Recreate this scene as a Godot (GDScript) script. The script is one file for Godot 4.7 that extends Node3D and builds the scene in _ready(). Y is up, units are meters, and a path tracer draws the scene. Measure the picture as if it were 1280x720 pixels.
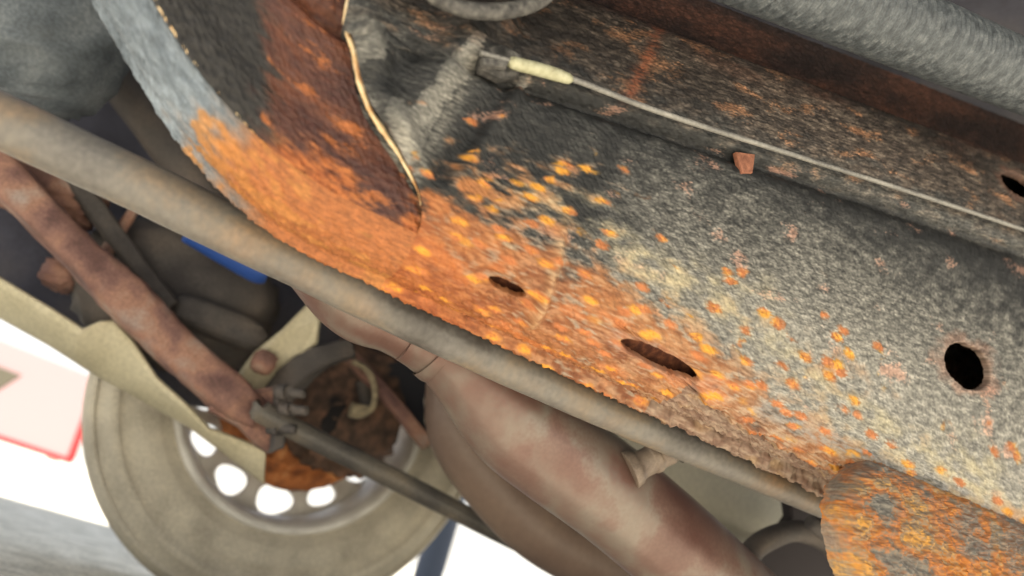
extends Node3D
# Under a rusty pickup: the frame rail close to the lens, pipes and a rear wheel behind it.
# x runs along the vehicle, y is up, z points from the far side of the vehicle towards the viewer.

const PROFILE = [   # height at x = 0.15, its growth along x, z: section of the rail, from the back over the bottom to the top of the front
	[.62, .2, -.535], [.372, 0., -.535], [.358, 0., -.520], [.355, 0., -.502], [.361, 0., -.484], [.378, 0., -.464], [.402, .02, -.450],
	[.43, .08, -.442], [.475, .16, -.434], [.510, .245, -.427], [.523, .267, -.436], [.535, .27, -.425], [.56, .29, -.423], [.60, .30, -.428],
	[.640, .31, -.438], [.652, .31, -.462], [.73, .33, -.470]]
var profile_s := PackedFloat32Array()
var bumps := FastNoiseLite.new()
var pits := FastNoiseLite.new()
var rng := RandomNumberGenerator.new()
var taken := {}

# ---------------------------------------------------------------- naming
func numbered(called: String) -> String:
	var n: int = taken.get(called, 0)
	taken[called] = n + 1
	return called if n == 0 else "%s_%03d" % [called, n]

func thing(called: String, label: String, category: String, at := Vector3.ZERO, group := "") -> Node3D:
	var o := Node3D.new()
	o.name = numbered(called)
	add_child(o, true)
	o.position = at
	o.set_meta("label", label)
	o.set_meta("category", category)
	if group: o.set_meta("group", group)
	return o

func part(called: String, mesh: Mesh, mat: Material, parent: Node3D) -> MeshInstance3D:
	var o := MeshInstance3D.new()
	o.name = called
	o.mesh = mesh
	o.material_override = mat
	parent.add_child(o, true)
	if parent != self:
		var base := Vector3.ZERO
		var p: Node = parent
		while p != self and p is Node3D:
			base += p.position
			p = p.get_parent()
		o.position = -base          # shapes are written in the place's own metres
	return o

func single(called: String, mesh: Mesh, mat: Material, label: String, category: String, group := "") -> MeshInstance3D:
	var o := part(numbered(called), mesh, mat, self)
	o.set_meta("label", label)
	o.set_meta("category", category)
	if group: o.set_meta("group", group)
	return o

func struct(called: String, mesh: Mesh, mat: Material) -> MeshInstance3D:
	var o := part(called, mesh, mat, self)
	o.set_meta("kind", "structure")
	return o

# ---------------------------------------------------------------- shapes
func mesh_of(v: PackedVector3Array, idx: PackedInt32Array, uv := PackedVector2Array()) -> ArrayMesh:
	var nrm := PackedVector3Array()
	nrm.resize(v.size())
	for k in range(0, idx.size(), 3):
		var a := v[idx[k]]
		var n := (v[idx[k + 2]] - a).cross(v[idx[k + 1]] - a)
		nrm[idx[k]] += n
		nrm[idx[k + 1]] += n
		nrm[idx[k + 2]] += n
	for k in nrm.size():
		nrm[k] = nrm[k].normalized() if nrm[k].length_squared() > 0. else Vector3.UP
	var a := []
	a.resize(Mesh.ARRAY_MAX)
	a[Mesh.ARRAY_VERTEX] = v
	a[Mesh.ARRAY_NORMAL] = nrm
	if uv.size(): a[Mesh.ARRAY_TEX_UV] = uv
	a[Mesh.ARRAY_INDEX] = idx
	var m := ArrayMesh.new()
	m.add_surface_from_arrays(Mesh.PRIMITIVE_TRIANGLES, a)
	return m

func catmull(a, b, c, d, t: float):
	return .5 * (2. * b + (c - a) * t + (2. * a - 5. * b + 4. * c - d) * t * t + (3. * b - a - 3. * c + d) * t * t * t)

# a tube along a smooth path; each station is [centre, radius]; flat squashes it along "flat_axis"
func tube(stations: Array, sides := 28, steps := 10, rough := .0, freq := 30., ribs := 0., rib_step := .01) -> ArrayMesh:
	var c := PackedVector3Array()
	var r := PackedFloat32Array()
	var n := stations.size()
	for i in n - 1:
		var q := [stations[maxi(i - 1, 0)], stations[i], stations[i + 1], stations[mini(i + 2, n - 1)]]
		for k in steps + (1 if i == n - 2 else 0):
			var t := float(k) / steps
			c.append(catmull(q[0][0], q[1][0], q[2][0], q[3][0], t))
			r.append(maxf(.0005, catmull(q[0][1], q[1][1], q[2][1], q[3][1], t)))
	var v := PackedVector3Array()
	var idx := PackedInt32Array()
	var side := Vector3.ZERO
	var along := 0.
	var rows := c.size()
	for i in rows:
		var dir := (c[mini(i + 1, rows - 1)] - c[maxi(i - 1, 0)]).normalized()
		if side == Vector3.ZERO:
			side = dir.cross(Vector3.UP if absf(dir.y) < .9 else Vector3.RIGHT).normalized()
		side = (side - dir * side.dot(dir)).normalized()
		var up := side.cross(dir)
		if i > 0: along += c[i].distance_to(c[i - 1])
		var rr := r[i] + (ribs * cos(TAU * along / rib_step) if ribs else 0.)
		for k in sides:
			var a := TAU * k / sides
			var o := side * cos(a) + up * sin(a)
			var p := c[i] + o * rr
			if rough: p += o * rough * bumps.get_noise_3dv(p * freq * 10.)
			v.append(p)
	for i in rows - 1:
		for k in sides:
			var k2 := (k + 1) % sides
			idx.append_array([i * sides + k, (i + 1) * sides + k, i * sides + k2, i * sides + k2, (i + 1) * sides + k, (i + 1) * sides + k2])
	for e in 2:
		var row := 0 if e == 0 else rows - 1
		v.append(c[row])
		var m := v.size() - 1
		for k in sides:
			var k2 := (k + 1) % sides
			if e == 0: idx.append_array([m, row * sides + k, row * sides + k2])
			else: idx.append_array([m, row * sides + k2, row * sides + k])
	return mesh_of(v, idx)

# a flat plate: an outline at its place, given thickness towards -z and a chamfer
func slab(outline: Array, thick: float, chamfer := .004) -> ArrayMesh:
	var poly := PackedVector2Array()
	var zs := []
	for p in outline:
		poly.append(Vector2(p.x, p.y))
		zs.append(p.z)
	if Geometry2D.is_polygon_clockwise(poly):
		poly.reverse()
		zs.reverse()
	var n := poly.size()
	var inner := PackedVector2Array()
	for i in n:
		var d0 := (poly[i] - poly[(i + n - 1) % n]).normalized()
		var d1 := (poly[(i + 1) % n] - poly[i]).normalized()
		var nn := (Vector2(-d0.y, d0.x) + Vector2(-d1.y, d1.x)).normalized()
		inner.append(poly[i] + nn * chamfer)
	var tri := Geometry2D.triangulate_polygon(inner)
	var st := SurfaceTool.new()
	st.begin(Mesh.PRIMITIVE_TRIANGLES)
	st.set_smooth_group(-1)
	var put := func(a: Vector3, b: Vector3, c: Vector3):
		st.add_vertex(a); st.add_vertex(b); st.add_vertex(c)
	var at := func(q: Vector2, z: float): return Vector3(q.x, q.y, z)
	for k in range(0, tri.size(), 3):
		var f := [at.call(inner[tri[k]], zs[tri[k]]), at.call(inner[tri[k + 1]], zs[tri[k + 1]]), at.call(inner[tri[k + 2]], zs[tri[k + 2]])]
		if (f[1] - f[0]).cross(f[2] - f[0]).z > 0: f = [f[0], f[2], f[1]]
		put.call(f[0], f[1], f[2])
		var b := Vector3(0, 0, -thick)
		put.call(f[0] + b, f[2] + b, f[1] + b)
	for i in n:
		var j := (i + 1) % n
		var rows := [[at.call(inner[i], zs[i]), at.call(inner[j], zs[j])], [at.call(poly[i], zs[i] - chamfer), at.call(poly[j], zs[j] - chamfer)],
			[at.call(poly[i], zs[i] - thick + chamfer * .5), at.call(poly[j], zs[j] - thick + chamfer * .5)], [at.call(inner[i], zs[i] - thick), at.call(inner[j], zs[j] - thick)]]
		for k in 3:
			put.call(rows[k][0], rows[k][1], rows[k + 1][0])
			put.call(rows[k][1], rows[k + 1][1], rows[k + 1][0])
	st.generate_normals()
	return st.commit()

# a sheet between two lines, with thickness away from the viewer
func ribbon(top: Array, bottom: Array, thick: float) -> ArrayMesh:
	var v := PackedVector3Array()
	var idx := PackedInt32Array()
	var n := top.size()
	var b := Vector3(0, thick * .6, -thick)
	for i in n:
		for k in 7: v.append(top[i].lerp(bottom[i], k / 6.) + Vector3(0, -.006 * sin(PI * k / 6.), .006 * sin(PI * k / 6.)))
		for k in 7: v.append(bottom[i].lerp(top[i], k / 6.) + b)
	for i in n - 1:
		for k in 14:
			var k2 := (k + 1) % 14
			idx.append_array([i * 14 + k, i * 14 + k2, (i + 1) * 14 + k, i * 14 + k2, (i + 1) * 14 + k2, (i + 1) * 14 + k])
	return mesh_of(v, idx)

# turned about an axis parallel to z through "centre"; profile of [radius, z]
func lathe(centre: Vector2, prof: Array, sides := 64, wobble := 0.) -> ArrayMesh:
	var v := PackedVector3Array()
	var idx := PackedInt32Array()
	for i in prof.size():
		for k in sides:
			var a := TAU * k / sides
			var r: float = prof[i][0]
			if wobble: r += wobble * bumps.get_noise_3d(cos(a) * 60., sin(a) * 60., prof[i][1] * 400.)
			v.append(Vector3(centre.x + r * cos(a), centre.y + r * sin(a), prof[i][1]))
	for i in prof.size() - 1:
		for k in sides:
			var k2 := (k + 1) % sides
			idx.append_array([i * sides + k, i * sides + k2, (i + 1) * sides + k, i * sides + k2, (i + 1) * sides + k2, (i + 1) * sides + k])
	return mesh_of(v, idx)

# a rounded beam of oblong section between stations [centre, half width, half height]
func beam(stations: Array, up := Vector3.UP, steps := 6, corner := .35, rough := 0.) -> ArrayMesh:
	var v := PackedVector3Array()
	var idx := PackedInt32Array()
	var n := stations.size()
	var ring := []
	for k in 24:
		var a := TAU * k / 24.
		var e := corner
		ring.append(Vector2(signf(cos(a)) * pow(absf(cos(a)), e), signf(sin(a)) * pow(absf(sin(a)), e)))
	var cs := []
	for i in n - 1:
		var q := [stations[maxi(i - 1, 0)], stations[i], stations[i + 1], stations[mini(i + 2, n - 1)]]
		for k in steps + (1 if i == n - 2 else 0):
			var t := float(k) / steps
			cs.append([catmull(q[0][0], q[1][0], q[2][0], q[3][0], t), catmull(q[0][1], q[1][1], q[2][1], q[3][1], t), catmull(q[0][2], q[1][2], q[2][2], q[3][2], t)])
	for i in cs.size():
		var dir: Vector3 = (cs[mini(i + 1, cs.size() - 1)][0] - cs[maxi(i - 1, 0)][0]).normalized()
		var side := dir.cross(up).normalized()
		var u := side.cross(dir)
		for q in ring:
			var p: Vector3 = cs[i][0] + side * q.x * cs[i][1] + u * q.y * cs[i][2]
			if rough: p += (p - cs[i][0]).normalized() * rough * bumps.get_noise_3dv(p * 300.)
			v.append(p)
	for i in cs.size() - 1:
		for k in 24:
			var k2 := (k + 1) % 24
			idx.append_array([i * 24 + k, (i + 1) * 24 + k, i * 24 + k2, i * 24 + k2, (i + 1) * 24 + k, (i + 1) * 24 + k2])
	for e in 2:
		var row := 0 if e == 0 else cs.size() - 1
		v.append(cs[row][0])
		for k in 24:
			var k2 := (k + 1) % 24
			if e == 0: idx.append_array([v.size() - 1, row * 24 + k, row * 24 + k2])
			else: idx.append_array([v.size() - 1, row * 24 + k2, row * 24 + k])
	return mesh_of(v, idx)

# a lump with an uneven skin (castings, housings)
func lump(centre: Vector3, size: Vector3, rough := .1, seed_at := 0., power := .8) -> ArrayMesh:
	var v := PackedVector3Array()
	var idx := PackedInt32Array()
	for i in 25:
		for k in 32:
			var a := TAU * k / 32.
			var b := PI * i / 24. - PI / 2.
			var o := Vector3(signf(cos(a)) * pow(absf(cos(a)), power) * pow(cos(b), power), signf(sin(b)) * pow(absf(sin(b)), power), signf(sin(a)) * pow(absf(sin(a)), power) * pow(maxf(cos(b), 0.), power))
			o *= 1. + rough * bumps.get_noise_3dv(o * 90. + Vector3.ONE * seed_at)
			v.append(centre + o * size)
	for i in 24:
		for k in 32:
			var k2 := (k + 1) % 32
			idx.append_array([i * 32 + k, i * 32 + k2, (i + 1) * 32 + k, i * 32 + k2, (i + 1) * 32 + k2, (i + 1) * 32 + k])
	return mesh_of(v, idx)

# ---------------------------------------------------------------- materials
func noise_bytes(w: int, h: int, sd: int, freq: float, octaves := 4, kind := FastNoiseLite.TYPE_SIMPLEX_SMOOTH, stretch := 1, seamless := false) -> PackedByteArray:
	var n := FastNoiseLite.new()
	n.noise_type = kind
	n.seed = sd
	n.frequency = freq
	n.fractal_octaves = octaves
	n.fractal_type = FastNoiseLite.FRACTAL_FBM if octaves > 1 else FastNoiseLite.FRACTAL_NONE
	if kind == FastNoiseLite.TYPE_CELLULAR:
		n.cellular_return_type = FastNoiseLite.RETURN_DISTANCE
		n.cellular_jitter = 1.
	var im := n.get_seamless_image(w / stretch, h) if seamless else n.get_image(w / stretch, h)
	im.convert(Image.FORMAT_L8)
	if stretch > 1: im.resize(w, h, Image.INTERPOLATE_CUBIC)
	return im.get_data()

func cell_bytes(w: int, h: int) -> PackedByteArray:   # one random value per cell, in the cells of the rust spots
	var n := FastNoiseLite.new()
	n.noise_type = FastNoiseLite.TYPE_CELLULAR
	n.seed = 11
	n.frequency = .07
	n.fractal_type = FastNoiseLite.FRACTAL_NONE
	n.cellular_return_type = FastNoiseLite.RETURN_CELL_VALUE
	n.cellular_jitter = 1.
	var im := n.get_image(w / 2, h)
	im.convert(Image.FORMAT_L8)
	im.resize(w, h, Image.INTERPOLATE_NEAREST)
	return im.get_data()

func ramp(stops: Array, t: float) -> Vector3:      # stops: [position, colour]
	for i in stops.size() - 1:
		if t <= stops[i + 1][0]:
			return stops[i][1].lerp(stops[i + 1][1], clampf((t - stops[i][0]) / (stops[i + 1][0] - stops[i][0]), 0., 1.))
	return stops[-1][1]

# mottled worn metal: colours (sRGB 0-255) along a ramp of noise, same noise as relief
func worn(sd: int, stops: Array, metres: float, rough := .8, relief := .06, freq := .012, grain := .25, metal := 0., stretch := 1) -> StandardMaterial3D:
	var w := 512
	var a := noise_bytes(w, w, sd, freq, 5, FastNoiseLite.TYPE_SIMPLEX_SMOOTH, stretch, true)
	var b := noise_bytes(w, w, sd + 7, .16, 3, FastNoiseLite.TYPE_SIMPLEX_SMOOTH, stretch, true)
	var table := []
	for i in 256: table.append(ramp(stops, i / 255.))
	var out := PackedByteArray()
	out.resize(w * w * 3)
	var hgt := PackedByteArray()
	hgt.resize(w * w)
	for i in w * w:
		var c: Vector3 = table[clampi(int((a[i] - 128) * 1.25 + 128 + (b[i] - 128) * grain), 0, 255)] * (1. + (b[i] - 128) / 128. * grain * .6)
		out[i * 3] = clampi(int(c.x), 0, 255)
		out[i * 3 + 1] = clampi(int(c.y), 0, 255)
		out[i * 3 + 2] = clampi(int(c.z), 0, 255)
		hgt[i] = clampi(int(a[i] * .5 + b[i] * .5), 0, 255)
	var m := StandardMaterial3D.new()
	m.albedo_texture = ImageTexture.create_from_image(Image.create_from_data(w, w, false, Image.FORMAT_RGB8, out))
	m.uv1_triplanar = true
	m.uv1_world_triplanar = true
	m.uv1_scale = Vector3.ONE / metres
	m.roughness = rough
	m.metallic = metal
	m.metallic_specular = .4
	if relief:
		m.heightmap_enabled = true
		m.heightmap_texture = ImageTexture.create_from_image(Image.create_from_data(w, w, false, Image.FORMAT_L8, hgt))
		m.heightmap_scale = relief
	return m

func plain(c: Vector3, rough := .8, metal := 0.) -> StandardMaterial3D:
	var m := StandardMaterial3D.new()
	m.albedo_color = Color(c.x / 255., c.y / 255., c.z / 255.)
	m.roughness = rough
	m.metallic = metal
	return m

func C(r: float, g: float, b: float) -> Vector3: return Vector3(r, g, b)

# ---------------------------------------------------------------- the rail's surface
func rail_row(s: float) -> Vector3:                # height at x = .15, growth, z
	var n := PROFILE.size()
	var i := 0
	while i < n - 2 and profile_s[i + 1] < s: i += 1
	var t := (s - profile_s[i]) / (profile_s[i + 1] - profile_s[i])
	var q := [PROFILE[maxi(i - 1, 0)], PROFILE[i], PROFILE[i + 1], PROFILE[mini(i + 2, n - 1)]]
	var o := Vector3()
	for k in 3: o[k] = catmull(q[0][k], q[1][k], q[2][k], q[3][k], t)
	return o

func kick(x: float) -> float:                      # the rail climbs towards the axle
	var d := maxf(0., .05 - x)
	return 2.4 * d * d if d < .16 else 2.4 * .0256 + .77 * (d - .16)

func on_line(pts: Array, at: float, key := 1) -> float:   # value along a polyline of Vector2: key 1 looks up by y and returns x, key 0 by x and returns y
	for i in pts.size() - 1:
		var a: Vector2 = pts[i]
		var b: Vector2 = pts[i + 1]
		var ka := a.y if key else a.x
		var kb := b.y if key else b.x
		if at <= kb or i == pts.size() - 2:
			var t := clampf((at - ka) / (kb - ka), -.5 if i == 0 else 0., 1.5)
			return lerpf(a.x, b.x, t) if key else lerpf(a.y, b.y, t)
	return 0.

var plate_edge := [Vector2(.104, 0.), Vector2(.104, .030), Vector2(.099, .059), Vector2(.081, .085), Vector2(.048, .113), Vector2(.027, .133), Vector2(.006, .172), Vector2(-.012, .227), Vector2(-.014, .30), Vector2(0., .43)]
var slots := [[Vector2(0.186, 0.038), .030, .010, -.003]]
# weld bead and pressed ridges of the plate: from, to, half width, height
var ridges := [
	[Vector2(0.132, 0.209), Vector2(0.108, 0.088), .007, .0075], [Vector2(0.081, 0.237), Vector2(0.054, 0.113), .015, .008], [Vector2(0.126, 0.200), Vector2(0.099, 0.088), .011, -.005],
	[Vector2(0.204, 0.098), Vector2(0.222, 0.019), .006, .008], [Vector2(0.054, 0.224), Vector2(0.030, 0.145), .010, -.004], [Vector2(0.057, 0.242), Vector2(0.105, 0.261), .012, .008]]
var lip_line := [Vector2(.379, .036), Vector2(.400, .024), Vector2(.450, .016), Vector2(.550, .012), Vector2(.724, .010)]

func relief(x: float, s: float, layer: int) -> float:
	var d := bumps.get_noise_2d(x * 1400., s * 2200.) * .0011
	var p := pits.get_noise_2d(x * 900., s * 1100.)
	var low := clampf((.13 - s) / .1, 0., 1.)
	d += p * (.0008 + .0012 * low)
	if layer == 2:
		for r in ridges:
			var a: Vector2 = r[0]
			var ab: Vector2 = r[1] - a
			var q := Vector2(x, s) - a
			var t := q.dot(ab) / ab.length_squared()
			if t > -.15 and t < 1.15:
				var off: float = absf(q.cross(ab)) / ab.length() / r[2]
				if off < 2.5:
					d += r[3] * exp(-off * off * 1.2) * smoothstep(-.15, .1, t) * smoothstep(1.15, .9, t)
		for q in slots:
			var o: Vector2 = Vector2(x, s) - q[0]
			o.y += o.x * .05
			var e := Vector2(o.x / q[1], o.y / q[2]).length()
			if e < 1.6:
				d += q[3] * smoothstep(1.15, .55, e) * (1. - .0 * e)
				d += .0015 * exp(-pow((e - 1.25) * 5., 2.))
		if x > lip_line[0].x - .02 and s < .09:      # a doubled, rust-swollen layer of the lower flange
			var over: float = s - on_line(lip_line, x, 0) + .004 * pits.get_noise_2d(x * 700., 3.)
			d += .007 * smoothstep(-.001, .002, over) * smoothstep(.09, .05, s) * smoothstep(lip_line[0].x - .012, lip_line[0].x + .004, x)
		if s < .03 and x > .3: d += .004 * pits.get_noise_2d(x * 260., s * 900.) * smoothstep(.3, .42, x)   # flaking lower lip
	return d

# a sheet of the rail between s0 and s1, from the line left (x by s) to x1; holes: [centre (x, s), unused, half axes]
func sheet(layer: int, left: Callable, x1: float, s0: float, s1: float, nx: int, ns: int, lift: Callable, holes := []) -> ArrayMesh:
	var v := PackedVector3Array()
	var uv := PackedVector2Array()
	var flat := PackedVector2Array()
	var idx := PackedInt32Array()
	var normals := PackedVector3Array()
	var place := func(x: float, s: float, push: float) -> Vector3:
		var r := rail_row(s)
		var a := rail_row(s + .002)
		var b := rail_row(s - .002)
		var nn := Vector3(0, a.x - b.x, a.z - b.z)
		nn = Vector3(0, -nn.z, nn.y).normalized()
		var p := Vector3(x, r.x + r.y * (x - .15), r.z)
		if layer < 2:
			p.y += kick(x)
			p.z -= .016 * clampf((s - .03) / .07, 0., 1.)
		return p + nn * (push + relief(x, s, layer) + lift.call(x, s))
	for j in ns + 1:
		var s := lerpf(s0, s1, float(j) / ns)
		var xl: float = left.call(s)
		var r := rail_row(s)
		var a := rail_row(s + .002)
		var b := rail_row(s - .002)
		var nn := Vector3(0, -(a.z - b.z), a.x - b.x).normalized()
		var back := .016 * clampf((s - .03) / .07, 0., 1.) if layer < 2 else 0.
		for i in nx + 1:
			var x := lerpf(xl, x1, float(i) / nx)
			v.append(Vector3(x, r.x + r.y * (x - .15) + (kick(x) if layer < 2 else 0.), r.z - back) + nn * (relief(x, s, layer) + lift.call(x, s)))
			flat.append(Vector2(x, s))
	var cut := []
	for h in holes:
		var j0 := int((h[0].y - h[2].y * 1.4 - s0) / (s1 - s0) * ns)
		var j1 := int((h[0].y + h[2].y * 1.4 - s0) / (s1 - s0) * ns) + 1
		var jm := (j0 + j1) / 2
		var xl: float = left.call(lerpf(s0, s1, float(jm) / ns))
		var i0 := int((h[0].x - h[2].x * 1.4 - xl) / (x1 - xl) * nx)
		var i1 := int((h[0].x + h[2].x * 1.4 - xl) / (x1 - xl) * nx) + 1
		cut.append([i0, i1, j0, j1])
	for j in ns:
		for i in nx:
			var skip := false
			for c in cut:
				if i >= c[0] and i < c[1] and j >= c[2] and j < c[3]: skip = true
			if skip: continue
			var k := j * (nx + 1) + i
			idx.append_array([k, k + nx + 1, k + 1, k + 1, k + nx + 1, k + nx + 2])
	for n in cut.size():
		var c: Array = cut[n]
		var loop := []
		for i in range(c[0], c[1]): loop.append(c[2] * (nx + 1) + i)
		for j in range(c[2], c[3]): loop.append(j * (nx + 1) + c[1])
		for i in range(c[1], c[0], -1): loop.append(c[3] * (nx + 1) + i)
		for j in range(c[3], c[2], -1): loop.append(j * (nx + 1) + c[0])
		var h: Array = holes[n]
		var rings := [loop]
		for k in 5:
			var ring := []
			for q in loop:
				var o: Vector2 = flat[q] - h[0]
				var edge: Vector2 = h[0] + (o / h[2]).normalized() * h[2] * (1. + .03 * sin(o.angle() * 3.))
				var fs := flat[q].lerp(edge, [.5, .9, 1., 1., 1.][k])
				ring.append(v.size())
				v.append(place.call(fs.x, fs.y, [0., .0008, -.0006, -.003, -.008][k]))
				flat.append(fs)
			rings.append(ring)
		for k in rings.size() - 1:
			var m: int = loop.size()
			for q in m:
				var q2 := (q + 1) % m
				idx.append_array([rings[k][q], rings[k + 1][q], rings[k][q2], rings[k][q2], rings[k + 1][q], rings[k + 1][q2]])
	for f in flat: uv.append(Vector2((-.8 + sqrt(.64 + 3.2 * (f.x + .42))) / 1.6, 1. - (f.y + .06) / .5))
	return mesh_of(v, idx, uv)

# the wall of a sheet's edge, as a strip of metal of its own; "to_back" metres deep, bulging like a torch-cut edge
func edge_strip(pts: PackedVector3Array, out: Vector3, thick: float) -> ArrayMesh:
	var stations := []
	for i in pts.size(): stations.append([pts[i] + out, thick * clampf(minf(i, pts.size() - 1 - i) / 8. + .12, 0., 1.) * (1. + .15 * bumps.get_noise_1d(i * 9.))])
	return tube(stations, 10, 3, thick * .4, 40.)

# the rust, dirt, undercoat and painted shading on the rail, laid out along x and s
func rail_paint() -> Array:
	var w := 1792
	var h := 704
	var patch := noise_bytes(w, h, 3, .010, 5, FastNoiseLite.TYPE_SIMPLEX_SMOOTH, 2)
	var mid := noise_bytes(w, h, 5, .05, 4, FastNoiseLite.TYPE_SIMPLEX_SMOOTH, 2)
	var spot := noise_bytes(w, h, 11, .07, 1, FastNoiseLite.TYPE_CELLULAR, 2)
	var spot_b := noise_bytes(w, h, 13, .022, 4, FastNoiseLite.TYPE_SIMPLEX_SMOOTH, 2)
	var grain := noise_bytes(w, h, 17, .22, 2, FastNoiseLite.TYPE_SIMPLEX_SMOOTH, 4)
	var cell := cell_bytes(w, h)
	var fine := noise_bytes(w, h, 19, .45, 2, FastNoiseLite.TYPE_SIMPLEX_SMOOTH, 2)
	var out := PackedByteArray()
	out.resize(w * h * 3)
	var hgt := PackedByteArray()
	hgt.resize(w * h)
	var rust_top := [Vector2(-.4, .02), Vector2(-.09, .02), Vector2(-.04, .06), Vector2(-0.021, 0.052), Vector2(0.021, 0.097), Vector2(0.084, 0.061), Vector2(0.093, 0.095), Vector2(0.153, 0.110), Vector2(0.210, 0.119), Vector2(0.282, 0.097), Vector2(0.376, 0.094), Vector2(0.481, 0.080), Vector2(0.604, 0.065), Vector2(0.742, 0.053), Vector2(0.857, 0.053)]
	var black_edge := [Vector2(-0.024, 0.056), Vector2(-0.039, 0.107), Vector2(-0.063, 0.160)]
	var dusky := [[Vector2(0.168, 0.203), Vector2(0.805, 0.181), .022, .88], [Vector2(0.120, 0.184), Vector2(0.093, 0.082), .014, .9], [Vector2(0.060, 0.228), Vector2(0.030, 0.145), .012, .55], [Vector2(0.162, 0.179), Vector2(0.135, 0.092), .03, .65], [Vector2(0.222, 0.187), Vector2(0.213, 0.110), .014, .65], [Vector2(0.156, 0.142), Vector2(0.219, 0.164), .05, .5], [Vector2(0.057, 0.157), Vector2(0.138, 0.149), .05, .35], [Vector2(0.093, 0.252), Vector2(0.315, 0.258), .025, .4],  # groove stain, plus shade painted beside the folds and along the step
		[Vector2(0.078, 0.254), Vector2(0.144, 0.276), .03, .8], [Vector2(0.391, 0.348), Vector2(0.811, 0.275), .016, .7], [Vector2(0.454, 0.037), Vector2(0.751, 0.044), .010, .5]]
	var pale := [[Vector2(0.084, 0.230), Vector2(0.063, 0.091), .013, .95], [Vector2(0.006, 0.204), Vector2(0.066, 0.100), .008, .6], [Vector2(0.132, 0.209), Vector2(0.108, 0.088), .006, .75], [Vector2(0.009, 0.176), Vector2(0.030, 0.128), .012, .4], [Vector2(0.439, 0.080), Vector2(0.838, 0.079), .05, .55], [Vector2(0.291, 0.083), Vector2(0.439, 0.080), .03, .4]]  # fold crests and lower plate painted lighter, as if catching light
	var streak := [[Vector2(0.204, 0.098), Vector2(0.222, 0.019), .006, .75, C(168, 138, 104)], [Vector2(0.454, 0.041), Vector2(0.802, 0.047), .009, .75, C(122, 122, 122)], [Vector2(0.430, 0.008), Vector2(0.616, 0.008), .004, .5, C(96, 74, 62)], [Vector2(0.246, 0.333), Vector2(0.222, 0.225), .008, .7, C(120, 66, 44)], [Vector2(0.090, 0.215), Vector2(0.081, 0.077), .008, .5, C(140, 136, 126)]]
	var rims := [[Vector2(0.718, 0.122), Vector2(.041, .0124)], [Vector2(0.799, 0.281), Vector2(.036, .0160)], [Vector2(0.339, 0.040), Vector2(.042, .0085)]]
	var edge_row := PackedFloat32Array()
	var black_row := PackedFloat32Array()
	for j in h:
		var s := (1. - (j + .5) / h) * .5 - .06
		edge_row.append(on_line(plate_edge, s))
		black_row.append(on_line(black_edge, s))
	var w2 := w / 2
	var h2 := h / 2
	var tint := PackedFloat32Array()            # stains and painted shade below zero, painted lit stripes above zero
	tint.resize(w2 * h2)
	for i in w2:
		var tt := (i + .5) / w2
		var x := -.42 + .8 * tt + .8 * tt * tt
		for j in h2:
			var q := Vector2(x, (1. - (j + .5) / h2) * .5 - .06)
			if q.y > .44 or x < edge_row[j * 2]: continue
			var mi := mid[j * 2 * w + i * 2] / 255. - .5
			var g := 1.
			for r in dusky:
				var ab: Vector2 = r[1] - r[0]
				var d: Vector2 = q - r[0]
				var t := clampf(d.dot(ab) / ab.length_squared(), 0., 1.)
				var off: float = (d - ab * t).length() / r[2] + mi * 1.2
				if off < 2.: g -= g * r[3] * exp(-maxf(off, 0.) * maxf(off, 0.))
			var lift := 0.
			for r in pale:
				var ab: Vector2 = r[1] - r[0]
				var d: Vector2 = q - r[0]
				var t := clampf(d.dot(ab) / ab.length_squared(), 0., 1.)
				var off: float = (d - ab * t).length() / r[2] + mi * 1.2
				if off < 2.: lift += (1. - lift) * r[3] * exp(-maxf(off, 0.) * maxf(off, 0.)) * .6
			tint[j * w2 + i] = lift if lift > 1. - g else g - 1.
	for i in w:
		var tt := (i + .5) / w
		var x := -.42 + .8 * tt + .8 * tt * tt
		var top := on_line(rust_top, x, 0)
		for j in h:
			var s := (1. - (j + .5) / h) * .5 - .06
			if s > .44: continue
			var k := j * w + i
			var pa := patch[k] / 255. - .5
			var mi := mid[k] / 255. - .5
			var gr := grain[k] / 255. - .5
			var fi := fine[k] / 255. - .5
			var sp := spot[k] / 255.
			var sb := spot_b[k] / 255. - .5
			var left := x < edge_row[j]
			var c := Vector3()
			var hh := .45
			var tone := .40 - .14 * smoothstep(.34, .12, x) * smoothstep(.05, .12, s) + .08 * smoothstep(.5, .8, x) * smoothstep(.12, .03, s) + gr * .5 + fi * .5 + pa * .2 + mi * .2 + .42 * smoothstep(.19, .05, s) * smoothstep(-.0, .6, x)  # tone painted brighter low at right, where ground light falls; darker upper left
			var q := Vector2(x, s)
			var rust := smoothstep(-.15, .75, (top - s) / .05 + pa * 1.6 + mi * 1.3 + gr * .5)
			var speck := smoothstep(.34, .14, sp + fi * .25 + gr * .12) * smoothstep(.0, .16, smoothstep(-.075, .035, top - s + sb * .14 + pa * .06) * .75 - cell[k] / 255.)
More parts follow.
